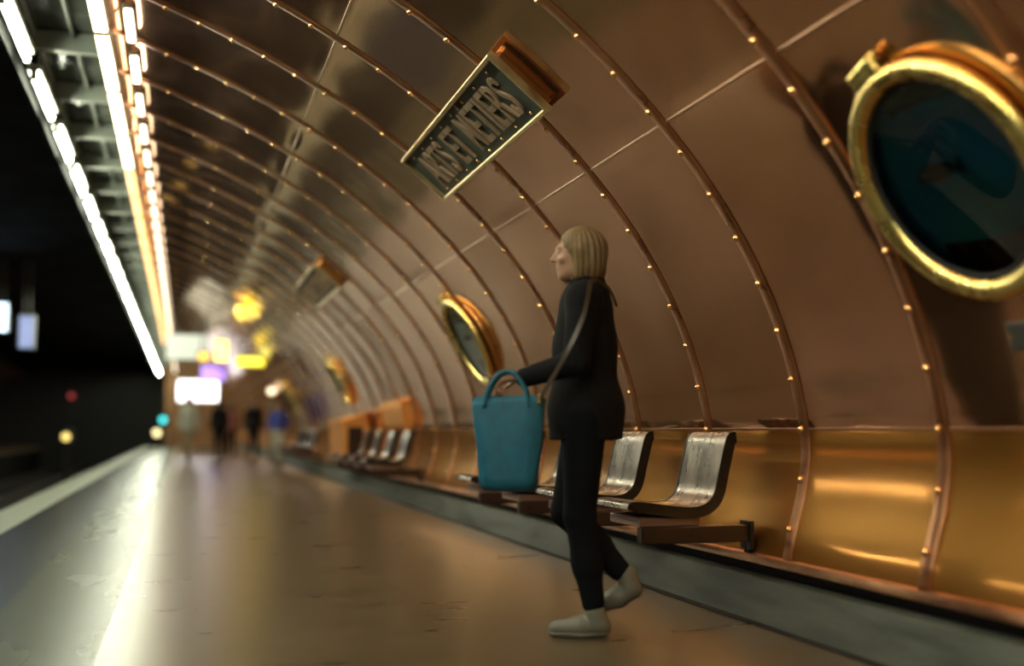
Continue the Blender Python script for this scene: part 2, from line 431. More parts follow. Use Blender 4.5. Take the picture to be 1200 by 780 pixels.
# ------------------------------------------------------------------ things fixed to the vault
def wall_frame(s, y, off=0.):
    x, z = prof(s); nx, nz = prof_n(s); n = Vector((nx, 0, nz)); xa = Vector((0, -1, 0)); ya = n.cross(xa)
    m = Matrix((xa, ya, n)).transposed().to_4x4(); m.translation = Vector((x, y, z))+n*off
    return m
# name plates
def name_plate():
    e = empty('station_sign', (0, 0, 0), None, 'sign', 'station name plates on the copper vault')
    W2, H2 = 1.12, .198
    bm = bmesh.new(); box(bm, (-W2+.05, -H2+.025, -.015), (W2-.05, H2-.025, .052), .02); from_bm('backing_box', bm, M['barrel'], e)
    bm = bmesh.new(); box(bm, (-W2+.02, -H2+.02, .052), (W2-.02, H2-.02, .062)); from_bm('panel', bm, M['patina'], e)
    # frame: mitred moulding
    sec = [(0, .050), (0, .078), (.006, .085), (.022, .085), (.028, .078), (.028, .058), (.028, .050)]
    bm = bmesh.new(); rings = []
    for cx, cy in ((-1, -1), (1, -1), (1, 1), (-1, 1)):
        rings.append([bm.verts.new((cx*(W2-d), cy*(H2-d), h)) for d, h in sec])
    for i in range(4):
        a, b = rings[i], rings[(i+1) % 4]
        for j in range(len(sec)): q = (j+1) % len(sec); bm.faces.new((a[j], b[j], b[q], a[q]))
    from_bm('frame', bm, M['brass_sign'], e)
    cu = bpy.data.curves.new('lettering', 'FONT'); cu.body = 'ARTS ET MÉTIERS'; cu.align_x = 'CENTER'; cu.size = .27; cu.extrude = .007; cu.bevel_depth = .001
    cu.offset = .001; cu.space_character = 1.1; cu.space_word = 1.4
    to = bpy.data.objects.new('tmp_text', cu); COL.objects.link(to); bpy.context.view_layer.update()
    me = bpy.data.meshes.new_from_object(to.evaluated_get(bpy.context.evaluated_depsgraph_get()))
    bpy.data.objects.remove(to)
    co = np.empty(len(me.vertices)*3, np.float32); me.vertices.foreach_get('co', co); co = co.reshape(-1, 3)
    x0, x1 = co[:, 0].min(), co[:, 0].max(); y0 = co[:, 1].min()
    co[:, 0] = (co[:, 0]-(x0+x1)/2)*(1.84/(x1-x0)); cap = .194
    co[:, 1] = (co[:, 1]-y0)*(.248/cap) - .122; co[:, 2] += .068
    me.vertices.foreach_set('co', co.ravel()); me.update(); me.materials.clear()
    tb = bmesh.new(); tb.from_mesh(me); bpy.data.meshes.remove(me); isl = []; seen = set()
    for v0 in tb.verts:
        if v0 in seen: continue
        st_, grp = [v0], []; seen.add(v0)
        while st_:
            q = st_.pop(); grp.append(q)
            for ed in q.link_edges:
                w_ = ed.other_vert(q)
                if w_ not in seen: seen.add(w_); st_.append(w_)
        isl.append(grp)
    glyphs = []                          # an accent joins the letter under it
    for grp in sorted(isl, key=lambda g: min(q.co.x for q in g)):
        a_, b_ = min(q.co.x for q in grp), max(q.co.x for q in grp)
        for g in glyphs:
            if min(b_, g[1])-max(a_, g[0]) > .6*min(b_-a_, g[1]-g[0]): g[0] = min(a_, g[0]); g[1] = max(b_, g[1]); g[2] += grp; break
        else: glyphs.append([a_, b_, list(grp)])
    for a_, b_, grp in glyphs:
        ids = {q: i for i, q in enumerate(grp)}; fs = {f_ for q in grp for f_ in q.link_faces}
        mesh('letter', [q.co for q in grp], [tuple(ids[q] for q in f_.verts) for f_ in fs], M['letter'], e)
    tb.free()
    sv, sf = lathe([(.0, .0), (.010, 0), (.009, .006), (.005, .010), (.0, .011)], 10, False)
    sm = None
    for r_ in (-1, 1):
        for i in range(8):
            if sm is None: st = mesh('stud', sv, sf, M['rivet'], e, True); sm = st.data
            else: st = link('stud', sm, None, e)
            st.location = (-.92+i*.263, r_*.143, .061)
    return e
sg = name_plate()
s_sign = float(np.interp(-1.54, -fine[:, 0], seglen))
sg.matrix_world = wall_frame(s_sign, 6.24); tag(sg, 'nearer bronze framed sign with raised station name on the copper vault')
sg2 = copy_tree(sg); sg2.matrix_world = wall_frame(s_sign+.03, 13.6); tag(sg2, 'farther blurred bronze framed sign high on the vault beyond the near one')

# portholes
def glass_mat():
    m = bpy.data.materials.new('porthole glass'); m.use_nodes = True; nt = m.node_tree; nt.nodes.remove(nt.nodes['Principled BSDF'])
    tr = N(m, 'ShaderNodeBsdfTransparent'); tr.inputs[0].default_value = (.72, .86, .84, 1); gl_ = N(m, 'ShaderNodeBsdfGlossy'); gl_.inputs['Roughness'].default_value = .03
    fr = N(m, 'ShaderNodeFresnel'); fr.inputs[0].default_value = 1.6; mx = N(m, 'ShaderNodeMixShader')
    L(m, fr.outputs[0], mx.inputs[0]); L(m, tr.outputs[0], mx.inputs[1]); L(m, gl_.outputs[0], mx.inputs[2])
    L(m, mx.outputs[0], nt.nodes['Material Output'].inputs[0]); return m
M['glass'] = glass_mat()
def porthole():
    e = empty('porthole', (0, 0, 0), None, 'porthole', 'brass portholes along the copper wall')
    v, f = lathe([(.455, -.004), (.455, .014), (.447, .022), (.40, .022), (.39, .014), (.39, -.004)], 72); mesh('flange', v, f, M['barrel'], e, True)
    v, f = lathe([(.365, .0), (.375, .07), (.362, .07), (.352, .0)], 72); mesh('barrel', v, f, M['barrel'], e, True)
    pr = [(r_, h_-.088) for r_, h_ in [(.338, .120), (.338, .140), (.346, .160), (.362, .174), (.382, .178), (.400, .170), (.412, .155), (.414, .140), (.408, .128), (.39, .122)]]
    v, f = lathe(pr, 84); mesh('rim', v, f, M['brass'], e, True)
    v, f = lathe([(.322, .045), (.338, .045), (.338, .062), (.330, .062)], 72); mesh('gasket', v, f, M['black'], e, True)
    v, f = disc(.336, .050, 72); mesh('glass', v, f, M['glass'], e)
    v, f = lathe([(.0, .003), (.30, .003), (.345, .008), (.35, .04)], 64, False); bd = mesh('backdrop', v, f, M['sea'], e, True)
    # a little model fish hung in front of the backdrop
    fv = []; ff = []
    for i, (x, h, w) in enumerate(((-.11, .004, .003), (-.08, .02, .012), (-.02, .032, .018), (.04, .022, .012), (.08, .008, .005), (.115, .035, .003))):
        for k in range(8): a = 2*PI*k/8; fv.append((x, h*math.sin(a)-.02, .025+w*math.cos(a)))
    for i in range(5):
        for k in range(8): ff.append((i*8+k, i*8+(k+1) % 8, (i+1)*8+(k+1) % 8, (i+1)*8+k))
    ff += [tuple(range(7, -1, -1)), tuple(range(40, 48))]
    fo = mesh('model_fish', fv, ff, M['fish'], bd, True); fo.location = (-.06, .05, 0)
    bm = bmesh.new(); box(bm, (-.075, .395, .03), (.075, .465, .085), .014); o = from_bm('hinge', bm, M['brass'], e); o.rotation_euler = (0, 0, math.radians(14))
    bm = bmesh.new(); tube(bm, [(-.085, .45, .06), (.085, .45, .06)], .016, 10); p_ = from_bm('hinge_pin', bm, M['brass'], o, True)
    return e
s_port = s_of_z(1.627)
plist = [(3.03, 1.64, 'largest nearest brass porthole with dark blue glass', 0), (9.42, 1.60, 'middle brass porthole beyond the station sign with pale green glass', 1),
         (17.8, 1.585, 'small blurred brass porthole third along the wall', 0), (26.2, 1.57, 'farthest tiny blurred brass porthole above the distant seats', 0)]
pp = porthole()
for i, (y, pz, lb, w) in enumerate(plist):
    s_port = s_of_z(pz)
    o = pp if i == 0 else copy_tree(pp)
    o.matrix_world = wall_frame(s_port, y); tag(o, lb)
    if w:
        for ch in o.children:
            if ch.name.startswith('backdrop'): ch.data = ch.data.copy(); ch.data.materials[0] = M['sea_lit']

# small plaque at the right
e = empty('wall_plaque', (0, 0, 0), 'small dark enamel plaque on the wall below the large porthole', 'plaque'); e.matrix_world = wall_frame(s_of_z(1.14), 3.02)
bm = bmesh.new(); box(bm, (-.07, -.045, .0), (.07, .045, .012), .004); from_bm('plate', bm, M['plaque'], e)
for x in (-.058, .058):
    v, f = lathe([(0, .0), (.006, 0), (.005, .004), (0, .005)], 8, False); q = mesh('screw', v, f, M['rivet'], e, True); q.location = (x, 0, .012)

# ------------------------------------------------------------------ seats
def bez(P, n):
    P = np.array(P, float); t = np.linspace(0, 1, n)[:, None]
    # Catmull-Rom through points
    Q = np.vstack([2*P[0]-P[1], P, 2*P[-1]-P[-2]]); out = []
    for i in range(len(P)-1):
        p0, p1, p2, p3 = Q[i:i+4]; tt = np.linspace(0, 1, n, endpoint=(i == len(P)-2))[:, None]
        out.append(.5*((2*p1)+(-p0+p2)*tt+(2*p0-5*p1+4*p2-p3)*tt**2+(-p0+3*p1-3*p2+p3)*tt**3))
    return np.vstack(out)
inner = bez([(1.900, .492), (1.912, .516), (1.95, .522), (2.05, .510), (2.15, .497), (2.23, .495), (2.288, .515), (2.322, .56), (2.345, .65), (2.368, .74), (2.385, .800), (2.405, .828), (2.432, .832)], 6)
def offset_curve(c, d):
    t = np.gradient(c, axis=0); t /= np.hypot(t[:, 0], t[:, 1])[:, None]
    return c+np.stack([t[:, 1], -t[:, 0]], 1)*d
def shell(c, d, y0, y1, bm):
    a = c; b = offset_curve(c, d); n = len(c)
    vs = [[bm.verts.new((x, y, z)) for x, z in q] for y in (y0, y1) for q in (a, b)]
    for i in range(n-1):
        bm.faces.new((vs[0][i], vs[0][i+1], vs[2][i+1], vs[2][i])).smooth = True
        bm.faces.new((vs[1][i+1], vs[1][i], vs[3][i], vs[3][i+1])).smooth = True
        bm.faces.new((vs[0][i+1], vs[0][i], vs[1][i], vs[1][i+1]))
        bm.faces.new((vs[2][i], vs[2][i+1], vs[3][i+1], vs[3][i]))
    for i in (0, n-1):
        bm.faces.new((vs[0][i], vs[2][i], vs[3][i], vs[1][i]))
def make_seat():
    e = empty('platform_seat', (0, 0, 0), None, 'seat')
    bm = bmesh.new(); W = .43; ns = 8; w = (W-.024)/ns
    for k in range(ns): shell(inner, .030, .012+k*w+.0011, .012+(k+1)*w-.0011, bm)
    bmesh.ops.recalc_face_normals(bm, faces=bm.faces)
    for ed in bm.edges:
        if len(ed.link_faces) == 2 and ed.calc_face_angle(0) > .9: ed.smooth = False
    from_bm('slatted_shell', bm, M['seat'], e)
    for y in (0, W-.012):
        bm = bmesh.new(); shell(offset_curve(inner, -.002), .050, y, y+.012, bm); from_bm('side_frame', bm, M['seat_edge'], e)
    bm = bmesh.new(); box(bm, (1.965, .03, .408), (2.26, W-.03, .452), .006); from_bm('support_plate', bm, M['support'], e)
    bm = bmesh.new(); box(bm, (1.972, .0, .335), (2.50, .065, .412), .006); ar = from_bm('bracket_arm', bm, M['bracket'], e)
    bm = bmesh.new(); box(bm, (1.966, .006, .341), (1.972, .059, .406)); from_bm('arm_end_cap', bm, M['seat_edge'], ar)
    bm = bmesh.new(); box(bm, (2.485, -.02, .30), (2.506, .085, .43), .004); from_bm('wall_bracket', bm, M['seat_edge'], e)
    bm = bmesh.new(); tube(bm, [(2.50, .03, .34), (2.492, .03, .285)], .014, 8); from_bm('foot_stud', bm, M['seat_edge'], e)
    for x in (2.02, 2.2):
        bm = bmesh.new(); tube(bm, [(x, -.003, .373), (x, .004, .373)], .011, 8); from_bm('bolt', bm, M['seat_edge'], ar)
    return e
seat0 = make_seat()
seat_rows = [(4.80, ['nearest polished slatted seat with its full curved back in view beside the walking person', 'second slatted seat from the camera just behind the nearest seat',
                     'slatted seat third in the near row behind the walking person', 'slatted seat at the far end of the near row behind the teal bag'], 'near row of slatted seats'),
             (12.43, ['first seat of the middle row beside the bare copper wall', 'second seat of the middle row', 'third seat of the middle row', 'last seat of the middle row before the copper cabinet'], 'middle row of slatted seats'),
             (21.6, None, 'far row of slatted seats')]
cnt = 0
for y, lbs, g in seat_rows:
    for i in range(4):
        o = seat0 if cnt == 0 else copy_tree(seat0); cnt += 1
        o.location = (0, y+.965*i, 0)
        tag(o, lbs[i] if lbs else 'tiny blurred slatted seat in the far row beyond the copper cabinet', 'seat', g)

# copper cabinets
e = empty('copper_cabinet', (0, 0, 0), 'copper cabinet against the wall with a slanted bright top beyond the middle seats', 'cabinet')
extrude_y('body', [(2.495, .36), (2.24, .36), (2.20, .42), (2.17, .93), (2.50, 1.03), (2.55, .9), (2.54, .5)], 16.3, 17.9, M['cabinet'], e, bev=.012)
bm = bmesh.new(); box(bm, (2.19, 16.29, .30), (2.49, 17.91, .37), .01); from_bm('plinth', bm, M['seat_edge'], e)
extrude_y('lid', [(2.15, .925), (2.15, .955), (2.50, 1.065), (2.50, 1.03)], 16.27, 17.93, M['cabinet'], e)
bm = bmesh.new(); box(bm, (2.24, 16.285, .45), (2.45, 16.30, .88), .004); from_bm('end_panel', bm, M['bracket'], e)
e = empty('copper_wall_box', (0, 0, 0), 'copper box mounted on the wall above the middle seats', 'box')
extrude_y('body', [(2.56, .84), (2.51, .84), (2.47, .90), (2.44, 1.12), (2.47, 1.16), (2.58, 1.16), (2.60, .95)], 13.25, 14.6, M['cabinet'], e, bev=.012)
bm = bmesh.new(); box(bm, (2.43, 13.23, 1.15), (2.565, 14.62, 1.18), .008); from_bm('lid', bm, M['cabinet'], e)

# ------------------------------------------------------------------ hanging signs and signals far along the platform
def emit(name, c, s): return mat(name, (.5, .5, .5), .4, emit=c, es=s)
def hang_sign(name, label, lo, hi, m, cat='sign', vault=None, group=None, bezel=.03):
    lo, hi = Vector(lo), Vector(hi); e = empty(name, ((lo.x+hi.x)/2, (lo.y+hi.y)/2, lo.z), label, cat, group); c = e.location
    l, h = lo-c, hi-c
    bm = bmesh.new(); box(bm, l, h, .02); from_bm('case', bm, M['housing'], e)
    bm = bmesh.new(); box(bm, (l.x+bezel, l.y-.012, l.z+bezel), (h.x-bezel, l.y+.01, h.z-bezel), .006); from_bm('lit_panel', bm, m, e)
    top = vault if vault else 3.2
    for x in (l.x*.7+h.x*.3, l.x*.3+h.x*.7):
        bm = bmesh.new(); tube(bm, [(x, 0, h.z-.01), (x, 0, top-c.z)], .014, 8); from_bm('hanger', bm, M['housing'], e)
    return e
vz = lambda x: EZ+EB*math.sqrt(max(0, 1-((x-EX)/EA)**2))
hang_sign('information_display', 'brilliant white lit display hanging low over the far platform', (-.24, 44, 1.84), (1.26, 44.2, 2.66), emit('white display', (1, .95, .95), 3.), 'display', vz(.9)-.01)
hang_sign('direction_sign', 'pale green white hanging sign panel near the ceiling light row', (-.44, 28, 2.44), (.52, 28.15, 3.08), emit('pale sign', (.62, .70, .55), .6), 'sign', vz(.25)-.005)
hang_sign('exit_sign', 'tall bright yellow lit sign beside the pale panel', (.58, 25.0, 2.24), (.90, 25.15, 2.74), emit('yellow sign', (1, .74, .10), 3.2), 'sign', vz(.78)-.005, 'yellow lit signs')
hang_sign('exit_sign', 'small amber lit sign in front of the pale panel', (.26, 25.6, 2.28), (.54, 25.7, 2.52), emit('amber sign', (1, .50, .01), 1.6), 'sign', vz(.4)-.005, 'yellow lit signs')
hang_sign('exit_sign', 'long low yellow lit sign nearer the copper wall', (1.10, 26.5, 2.22), (1.76, 26.6, 2.50), emit('yellow bar', (1, .80, .0), 1.6), 'sign', vz(1.54)-.005, 'yellow lit signs')
hang_sign('advert_screen', 'purple lit screen hanging between white display and yellow signs', (.52, 40, 2.44), (1.34, 40.15, 2.98), emit('purple screen', (.30, .13, .75), 1.6), 'screen', vz(1.1)-.005)
hang_sign('route_sign', 'dim green yellow upright sign on the vault beside the yellow signs', (1.48, 24.0, 2.30), (1.72, 24.12, 2.62), emit('olive sign', (.75, .62, .02), .9), 'sign', vz(1.65)-.005)
def bulb_lamp(name, label, loc, r, m, cat='lamp', up=None, group=None):
    e = empty(name, loc, label, cat, group)
    v, f = lathe([(0, -r), (r*.5, -r*.87), (r*.87, -r*.5), (r, 0), (r*.87, r*.5), (r*.5, r*.87), (0, r)], 20, False); mesh('globe', v, f, m, e, True)
    v, f = lathe([(r*.5, r*.75), (r*.6, r*.8), (r*.45, r*1.3), (.0, r*1.35)], 16, False); mesh('cap', v, f, M['housing'], e, True)
    if up is not None:
        bm = bmesh.new(); tube(bm, [(0, 0, r*1.3), (0, 0, up-loc[2])], .012, 8); from_bm('stem', bm, M['housing'], e)
    return e
ye = emit('yellow globe', (1, .66, .01), 2.4)
bulb_lamp('globe_lamp', 'left yellow globe lamp of the pair hanging from the vault', (.90, 20, 2.86), .10, ye, 'lamp', vz(.90), 'pair of yellow globe lamps')
bulb_lamp('globe_lamp', 'right yellow globe lamp of the pair hanging from the vault', (1.12, 20, 2.92), .115, ye, 'lamp', vz(1.12), 'pair of yellow globe lamps')
wh = emit('warm globe', (1, .75, .45), 2.)
def pole_lamp(name, label, loc, r, m):
    e = bulb_lamp(name, label, loc, r, m)
    bm = bmesh.new(); tube(bm, [(0, 0, -r*.9), (0, 0, -loc[2]+.03)], .03, 10); from_bm('post', bm, M['housing'], e)
    v, f = lathe([(0, .0), (.13, .0), (.12, .04), (.04, .06)], 20, False); q = mesh('base', v, f, M['housing'], e, True); q.location = (0, 0, -loc[2])
    return e
pole_lamp('post_lamp', 'pale globe lamp on a post behind the far travellers', (2.12, 29.5, 1.80), .10, wh)
# signals at the tunnel mouth
def signal(label, loc, r, m):
    e = empty('signal_lamp', loc, label, 'signal lamp')
    bm = bmesh.new(); box(bm, (-r*1.5, 0, -r*1.8), (r*1.5, .2, r*1.8), .03); from_bm('case', bm, M['black'], e)
    v, f = lathe([(0, .05), (r*.6, .04), (r, 0)], 24, False); q = mesh('lens', v, f, m, e, True); q.rotation_euler = (PI/2, 0, 0); q.location = (0, -.005, 0)
    v, f = lathe([(r*1.02, 0), (r*1.15, 0), (r*1.15, .14), (r*1.02, .14)], 24); q = mesh('hood', v, f, M['black'], e, True); q.rotation_euler = (PI/2, 0, 0)
    return e
signal('teal signal lamp at the tunnel mouth beside the platform end', (-.98, 61.6, 1.32), .16, emit('teal lens', (.02, .5, .5), 3.))
signal('pale yellow signal lamp below the teal one at the platform end', (-1.24, 60.6, .66), .17, emit('pale lens', (.9, .75, .35), 2.4))
signal('single dim yellow lamp low over the dark tracks', (-2.72, 30, .66), .10, emit('yellow lens', (.85, .62, .16), 1.6))
signal('faint red lamp over the dark tracks', (-4.9, 56, 2.35), .12, emit('red lens', (.5, .01, .02), .7))
# posts that carry the two free-standing signals
for o in [q for q in COL.objects if q.name.startswith('signal_lamp')]:
    bm = bmesh.new(); zb = -1.2 if o.location.x < -1.9 else (0 if o.location.x > -1.74 else -1.2)
    tube(bm, [(0, .1, -.2), (0, .1, zb-o.location.z)], .04, 8); from_bm('post', bm, M['black'], o)
def track_screen(label, lo, hi, m, top):
    return hang_sign('track_screen', label, lo, hi, m, 'screen', top, 'blue screens over the tracks')
track_screen('dim blue lit screen hanging over the dark tracks', (-3.25, 25, 2.45), (-2.92, 25.12, 3.15), emit('blue screen', (.18, .30, .75), .55), 4.25)
track_screen('bright pale blue screen at the frame edge over the tracks', (-3.72, 25, 2.78), (-3.42, 25.12, 3.40), emit('bright blue screen', (.55, .75, 1.), 3.), 4.25)

# ------------------------------------------------------------------ people: smooth distance-field bodies
def rotm(ax, ang): return np.array(Matrix.Rotation(ang, 3, ax))
class Field:
    def __init__(s, lo, hi, h):
        s.lo = np.array(lo, float); s.h = h; s.n = np.ceil((np.array(hi)-s.lo)/h).astype(int)+1
        s.g = np.full(s.n, .3, np.float32)
    def _blk(s, lo, hi, pad):
        a = np.clip(np.floor((np.array(lo)-pad-s.lo)/s.h).astype(int), 0, s.n); b = np.clip(np.ceil((np.array(hi)+pad-s.lo)/s.h).astype(int)+1, 0, s.n)
        if (b <= a).any(): return None
        ax = [s.lo[i]+s.h*np.arange(a[i], b[i]) for i in range(3)]
        X = np.stack(np.meshgrid(*ax, indexing='ij'), -1)
        return tuple(slice(a[i], b[i]) for i in range(3)), X
    def put(s, fn, lo, hi, k, sub=False):
        r = s._blk(lo, hi, k+3*s.h+.01)
        if r is None: return
        sl, X = r; d = fn(X).astype(np.float32); g = s.g[sl]
        if sub:
            d = -d; h = np.clip(.5-.5*(g-d)/max(k, 1e-5), 0, 1); s.g[sl] = g*(1-h)+d*h+k*h*(1-h)
        else:
            h = np.clip(.5+.5*(d-g)/max(k, 1e-5), 0, 1); s.g[sl] = d*(1-h)+g*h-k*h*(1-h)
    def cone(s, a, b, ra, rb, k=.02):
        a, b = np.array(a, float), np.array(b, float); ba = b-a; L2 = ba@ba; R = max(ra, rb)
        def fn(X):
            pa = X-a; t = np.clip((pa@ba)/L2, 0, 1); return np.linalg.norm(pa-t[..., None]*ba, axis=-1)-(ra+(rb-ra)*t)
        s.put(fn, np.minimum(a, b)-R, np.maximum(a, b)+R, k)
    def ell(s, c, r, k=.02, rot=None, sub=False):
        c, r = np.array(c, float), np.array(r, float); Rm = np.eye(3) if rot is None else rot
        def fn(X):
            p = (X-c)@Rm; q = np.linalg.norm(p/r, axis=-1); g = np.linalg.norm(p/(r*r), axis=-1)+1e-9
            return q*(q-1)/g
        m = r.max(); s.put(fn, c-m, c+m, k, sub)
    def cut_above(s, z):
        zz = s.lo[2]+s.h*np.arange(s.n[2]); s.g[:] = np.maximum(s.g, (zz-z)[None, None, :].astype(np.float32))
    def cut_below(s, z):
        zz = s.lo[2]+s.h*np.arange(s.n[2]); s.g[:] = np.maximum(s.g, (z-zz)[None, None, :].astype(np.float32))
    def mesh(s):
        g = s.g; ins = g < 0
        n = np.array(g.shape); cz = n-1
        acc = np.zeros((*cz, 3), np.float32); cn = np.zeros(cz, np.float32)
        idx = np.stack(np.meshgrid(*[np.arange(q) for q in cz], indexing='ij'), -1)
        c8 = sum(ins[i:cz[0]+i, j:cz[1]+j, k:cz[2]+k].astype(np.int8) for i in (0, 1) for j in (0, 1) for k in (0, 1))
        act = (c8 > 0) & (c8 < 8); ai = np.argwhere(act)
        if len(ai) == 0: return [], []
        pos = np.zeros((len(ai), 3)); cnt_ = np.zeros(len(ai))
        for ax in range(3):
            o1, o2 = [q for q in range(3) if q != ax]
            for i in (0, 1):
                for j in (0, 1):
                    p = ai.copy(); p[:, o1] += i; p[:, o2] += j; q = p.copy(); q[:, ax] += 1
                    a = g[p[:, 0], p[:, 1], p[:, 2]]; b = g[q[:, 0], q[:, 1], q[:, 2]]; m = (a < 0) != (b < 0)
                    t = np.where(m, a/np.where(m, a-b, 1), 0); w = p.astype(float); w[:, ax] += t
                    pos[m] += w[m]; cnt_[m] += 1
        V = s.lo+s.h*pos/cnt_[:, None]
        vid = np.full(cz, -1, np.int64); vid[act] = np.arange(len(ai)); F = []
        for ax in range(3):
            o1, o2 = (ax+1) % 3, (ax+2) % 3
            a = np.take(ins, range(n[ax]-1), ax); b = np.take(ins, range(1, n[ax]), ax); e_ = np.argwhere(a != b)
            e_ = e_[(e_[:, o1] > 0) & (e_[:, o2] > 0) & (e_[:, o1] < n[o1]-1) & (e_[:, o2] < n[o2]-1)]
            if len(e_) == 0: continue
            fl = ins[e_[:, 0], e_[:, 1], e_[:, 2]]
            def cell(d1, d2):
                c = e_.copy(); c[:, o1] -= d1; c[:, o2] -= d2; return vid[c[:, 0], c[:, 1], c[:, 2]]
            q = np.stack([cell(1, 1), cell(0, 1), cell(0, 0), cell(1, 0)], 1)
            q[~fl] = q[~fl][:, ::-1]; F.append(q)
        return V, np.vstack(F)
    def build(s, name, m, parent, smooth_it=1):
        V, F = s.mesh()
        me = bpy.data.meshes.new(name); me.from_pydata(np.asarray(V).tolist(), [], np.asarray(F).tolist()); me.update()
        bm = bmesh.new(); bm.from_mesh(me)
        for _ in range(smooth_it): bmesh.ops.smooth_vert(bm, verts=bm.verts, factor=.4, use_axis_x=True, use_axis_y=True, use_axis_z=True)
        bm.to_mesh(me); bm.free()
        return link(name, me, m, parent, True)

def unit(v): v = np.array(v, float); return v/np.linalg.norm(v)
def hand(F, wrist, d, nrm, side, curl, fr=.008, k=.004):
    """palm, four curled fingers, thumb.  d: wrist->knuckles, nrm: palm side, side: towards the thumb"""
    wrist = np.array(wrist, float); d = unit(d); side = unit(np.array(side)-d*(np.array(side)@d)); nrm = unit(np.cross(d, side))*np.sign(np.cross(d, side)@np.array(nrm))
    for o in (-.024, -.008, .008, .024): F.cone(wrist+side*o*.55, wrist+d*.082+side*o, .0135, .0115, .012)
    for i, (o, l) in enumerate(((.027, .94), (.009, 1.05), (-.009, .98), (-.026, .78))):
        p = wrist+d*.084+side*o; th = 0.
        for seg, (ln, r0, r1) in enumerate(((.044, fr*1.08, fr), (.027, fr, fr*.93), (.021, fr*.93, fr*.8))):
            th += curl*(.85+.06*i)*(.75 if seg == 0 else 1.)
            q = p+(d*math.cos(th)+nrm*math.sin(th))*ln*l; F.cone(p, q, r0, r1, k); p = q
    p = wrist+d*.028+side*.026; q = p+unit(d*.55+side*.75+nrm*.35)*.04; F.cone(p, q, .0125, fr*1.2, .008)
    r = q+unit(d*.9+side*.15+nrm*.5)*.030; F.cone(q, r, fr*1.2, fr*1.05, k); F.cone(r, r+unit(d*.85-side*.15+nrm*.6)*.024, fr*1.05, fr*.85, k)

def head(F, c, fwd_pitch=0., female=True, fine_=True):
    """c: centre of the cranium, face towards +Y"""
    c = np.array(c, float); P = lambda x, y, z: c+np.array([x, y, z])
    F.ell(P(0, -.012, .0), (.075, .094, .088), .02)
    F.ell(P(0, .022, -.055), (.060, .070, .082), .025)
    F.ell(P(0, .058, -.108), (.026, .026, .022), .022)                  # chin
    F.cone(P(-.045, .005, -.082), P(-.016, .055, -.108), .018, .016, .02); F.cone(P(.045, .005, -.082), P(.016, .055, -.108), .018, .016, .02)
    F.ell(P(0, .078, .006), (.050, .016, .012), .014)                   # brow
    for s_ in (-1, 1):
        F.ell(P(s_*.042, .066, -.045), (.020, .016, .016), .015)        # cheek bone
        F.ell(P(s_*.031, .092, -.012), (.015, .014, .011), .008, sub=True)
        F.ell(P(s_*.031, .077, -.012), (.0125, .0125, .0115), .002)     # lid over the eyeball
        F.ell(P(s_*.077, -.010, -.022), (.008, .019, .031), .006, rotm('X', -.15))
        F.ell(P(s_*.083, -.006, -.020), (.005, .009, .016), .003, sub=True)
    F.cone(P(0, .086, -.004), P(0, .108, -.042), .0075, .0115, .008)    # nose
    for s_ in (-1, 1): F.ell(P(s_*.011, .096, -.045), (.0085, .010, .007), .005)
    F.ell(P(0, .083, -.072), (.024, .010, .0065), .006); F.ell(P(0, .081, -.083), (.021, .010, .0075), .006)   # lips
    F.ell(P(0, .094, -.0775), (.020, .006, .0016), .002, sub=True)      # mouth line

